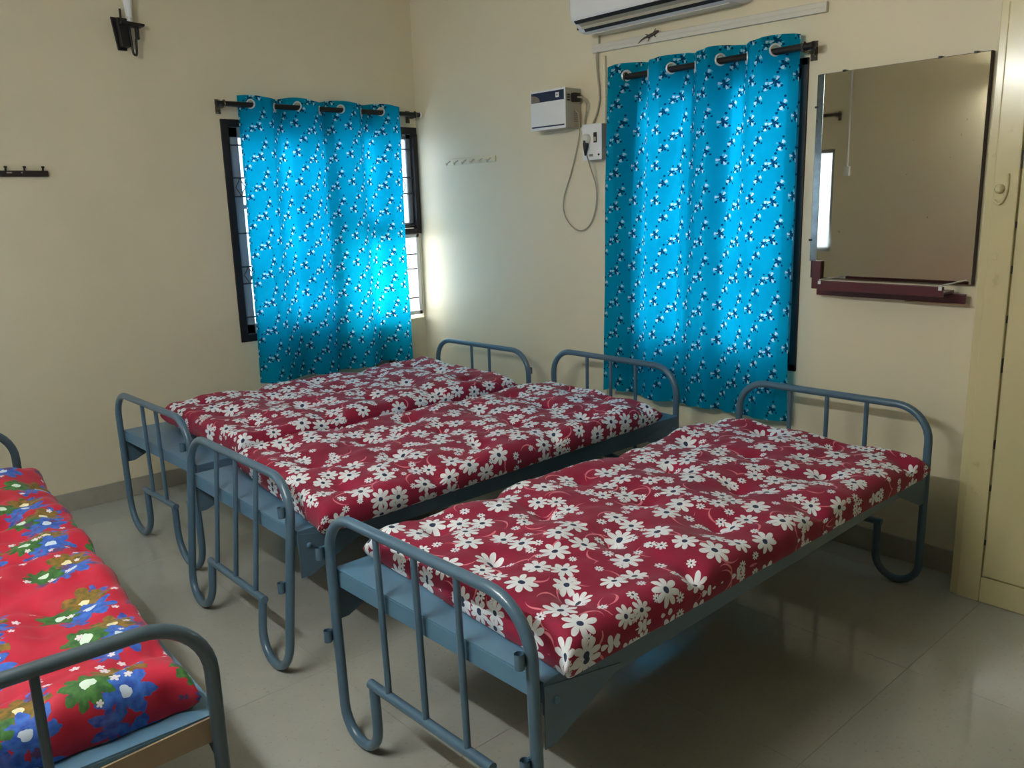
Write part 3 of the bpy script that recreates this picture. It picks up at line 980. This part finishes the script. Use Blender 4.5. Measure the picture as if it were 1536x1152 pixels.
at(cb, MB().box(XW-.006, XW-.0042, -3.556, -3.530, 1.25, 1.272, .0008), 'latch_plate', M_cupboard, False)
random.seed(4)
for i in range(9):
    z = .25 + i*.19 + random.uniform(-.05, .05)
    at(cb, MB().box(XW-.0022, XW-.0005, -3.6012, -3.6062, z, z+random.uniform(.015, .06)), 'chipped_gap', M_dark, False)

# ------------------------------------------------------------------ things on the window wall at left
hr_ = tag(empty('peg_rail', (-2.45, 0, 1.69)), 'dark brown wooden peg rail on the wall at the left edge', 'peg rail')
at(hr_, MB().box(-2.75, -2.200, -.022, -.0005, 1.676, 1.704, .003), 'strip', M_brown, False)
for i in range(7):
    x = -2.222 - i*.079
    at(hr_, MB().lathe((x, -.018, 1.700), (0, -.35, 1), [(0, .0045), (.016, .0045), (.018, .0075), (.024, .0075)], 10), 'peg', M_iron)
for x, w in ((-2.355, .022), (-2.31, .006)):
    at(hr_, MB().box(x-w, x, -.0228, -.0221, 1.691, 1.697), 'scuff', M_greyside, False)

sc = tag(empty('wall_sconce', (-1.76, 0, 2.36)), 'black wall lamp bracket with white glass top above the left wall', 'wall lamp')
at(sc, MB().prism([(-1.822, 2.440), (-1.752, 2.436), (-1.762, 2.288), (-1.803, 2.288)], 'y', -.002, -.016), 'back_plate', M_iron, False)
at(sc, MB().prism([(-1.806, 2.432), (-1.748, 2.430), (-1.756, 2.300), (-1.796, 2.300)], 'y', -.0162, -.06), 'housing', M_iron, False)
at(sc, MB().prism([(-1.800, 2.414), (-1.690, 2.407), (-1.692, 2.396), (-1.715, 2.394), (-1.800, 2.400)], 'y', -.03, -.095), 'tray', M_iron, False)
at(sc, MB().box(-1.732, -1.712, -.055, -.075, 2.335, 2.402, .007), 'bracket', M_iron)
at(sc, MB().tube(smooth_path([(-1.755, -.06, 2.39), (-1.754, -.065, 2.33), (-1.752, -.066, 2.275), (-1.744, -.066, 2.262), (-1.734, -.066, 2.272), (-1.730, -.066, 2.34)], 5), .0058, 8), 'hook', M_iron)
at(sc, MB().cyl((-1.782, -.035, 2.41), (-1.782, -.035, 2.478), .0055, 8), 'finial_rod', M_iron)
at(sc, MB().lathe((-1.750, -.062, 2.410), (0, 0, 1), [(0, .012), (.022, .013), (.023, .017), (.030, .017)], 20), 'lamp_holder', M_chrome)
at(sc, MB().lathe((-1.750, -.062, 2.440), (0, 0, 1), [(0, .014), (.03, .017), (.07, .022), (.10, .022), (.125, .015), (.135, .005)], 24), 'bulb', M_white)

sk = tag(empty('switch_board', (-.3, 0, .45)), 'small grey socket board with black plug under the corner curtain', 'socket')
at(sk, MB().box(-.415, -.155, -.03, -.0005, .40, .52, .003), 'plate', M_grey, False)
at(sk, MB().box(-.335, -.275, -.065, -.0302, .405, .50, .006), 'plug', M_blackp)
at(sk, MB().box(-.235, -.215, -.034, -.0302, .475, .50, .002), 'rocker', M_white, False)
cable('plug_lead', 'thin dark lead curling under the corner curtain', [(-.31, -.05, .41), (-.36, -.05, .425), (-.41, -.045, .46), (-.45, -.04, .50), (-.47, -.03, .55)], .004, M_blackp)

# ------------------------------------------------------------------ opposite wall (seen in the mirror) and the tube light
tl = tag(empty('tube_light', (XC, -2.83, 2.27)), 'fluorescent tube light on the wall opposite the mirror', 'tube light')
TY0, TY1, TZ = -2.26, -3.40, 2.27
at(tl, MB().box(XC+.001, XC+.035, TY0+.03, TY1-.03, TZ+.02, TZ+.06, .004), 'batten', M_white, False)
for y in (TY0+.012, TY1-.012):
    at(tl, MB().box(XC+.02, XC+.075, y-.012, y+.012, TZ-.02, TZ+.05, .004), 'lamp_holder', M_white, False)
at(tl, MB().cyl((XC+.06, TY0, TZ), (XC+.06, TY1, TZ), .014, 16), 'tube', M_tube)
bc = tag(empty('bell_switch', (XC, -1.12, 1.65)), 'white conduit with small switch reflected in the mirror', 'switch')
at(bc, MB().cyl((XC+.01, -1.12, 1.68), (XC+.01, -1.12, ZC-.01), .009, 10), 'conduit', M_whiteframe)
at(bc, MB().box(XC+.001, XC+.03, -1.145, -1.095, 1.63, 1.71, .006), 'switch', M_whiteframe)
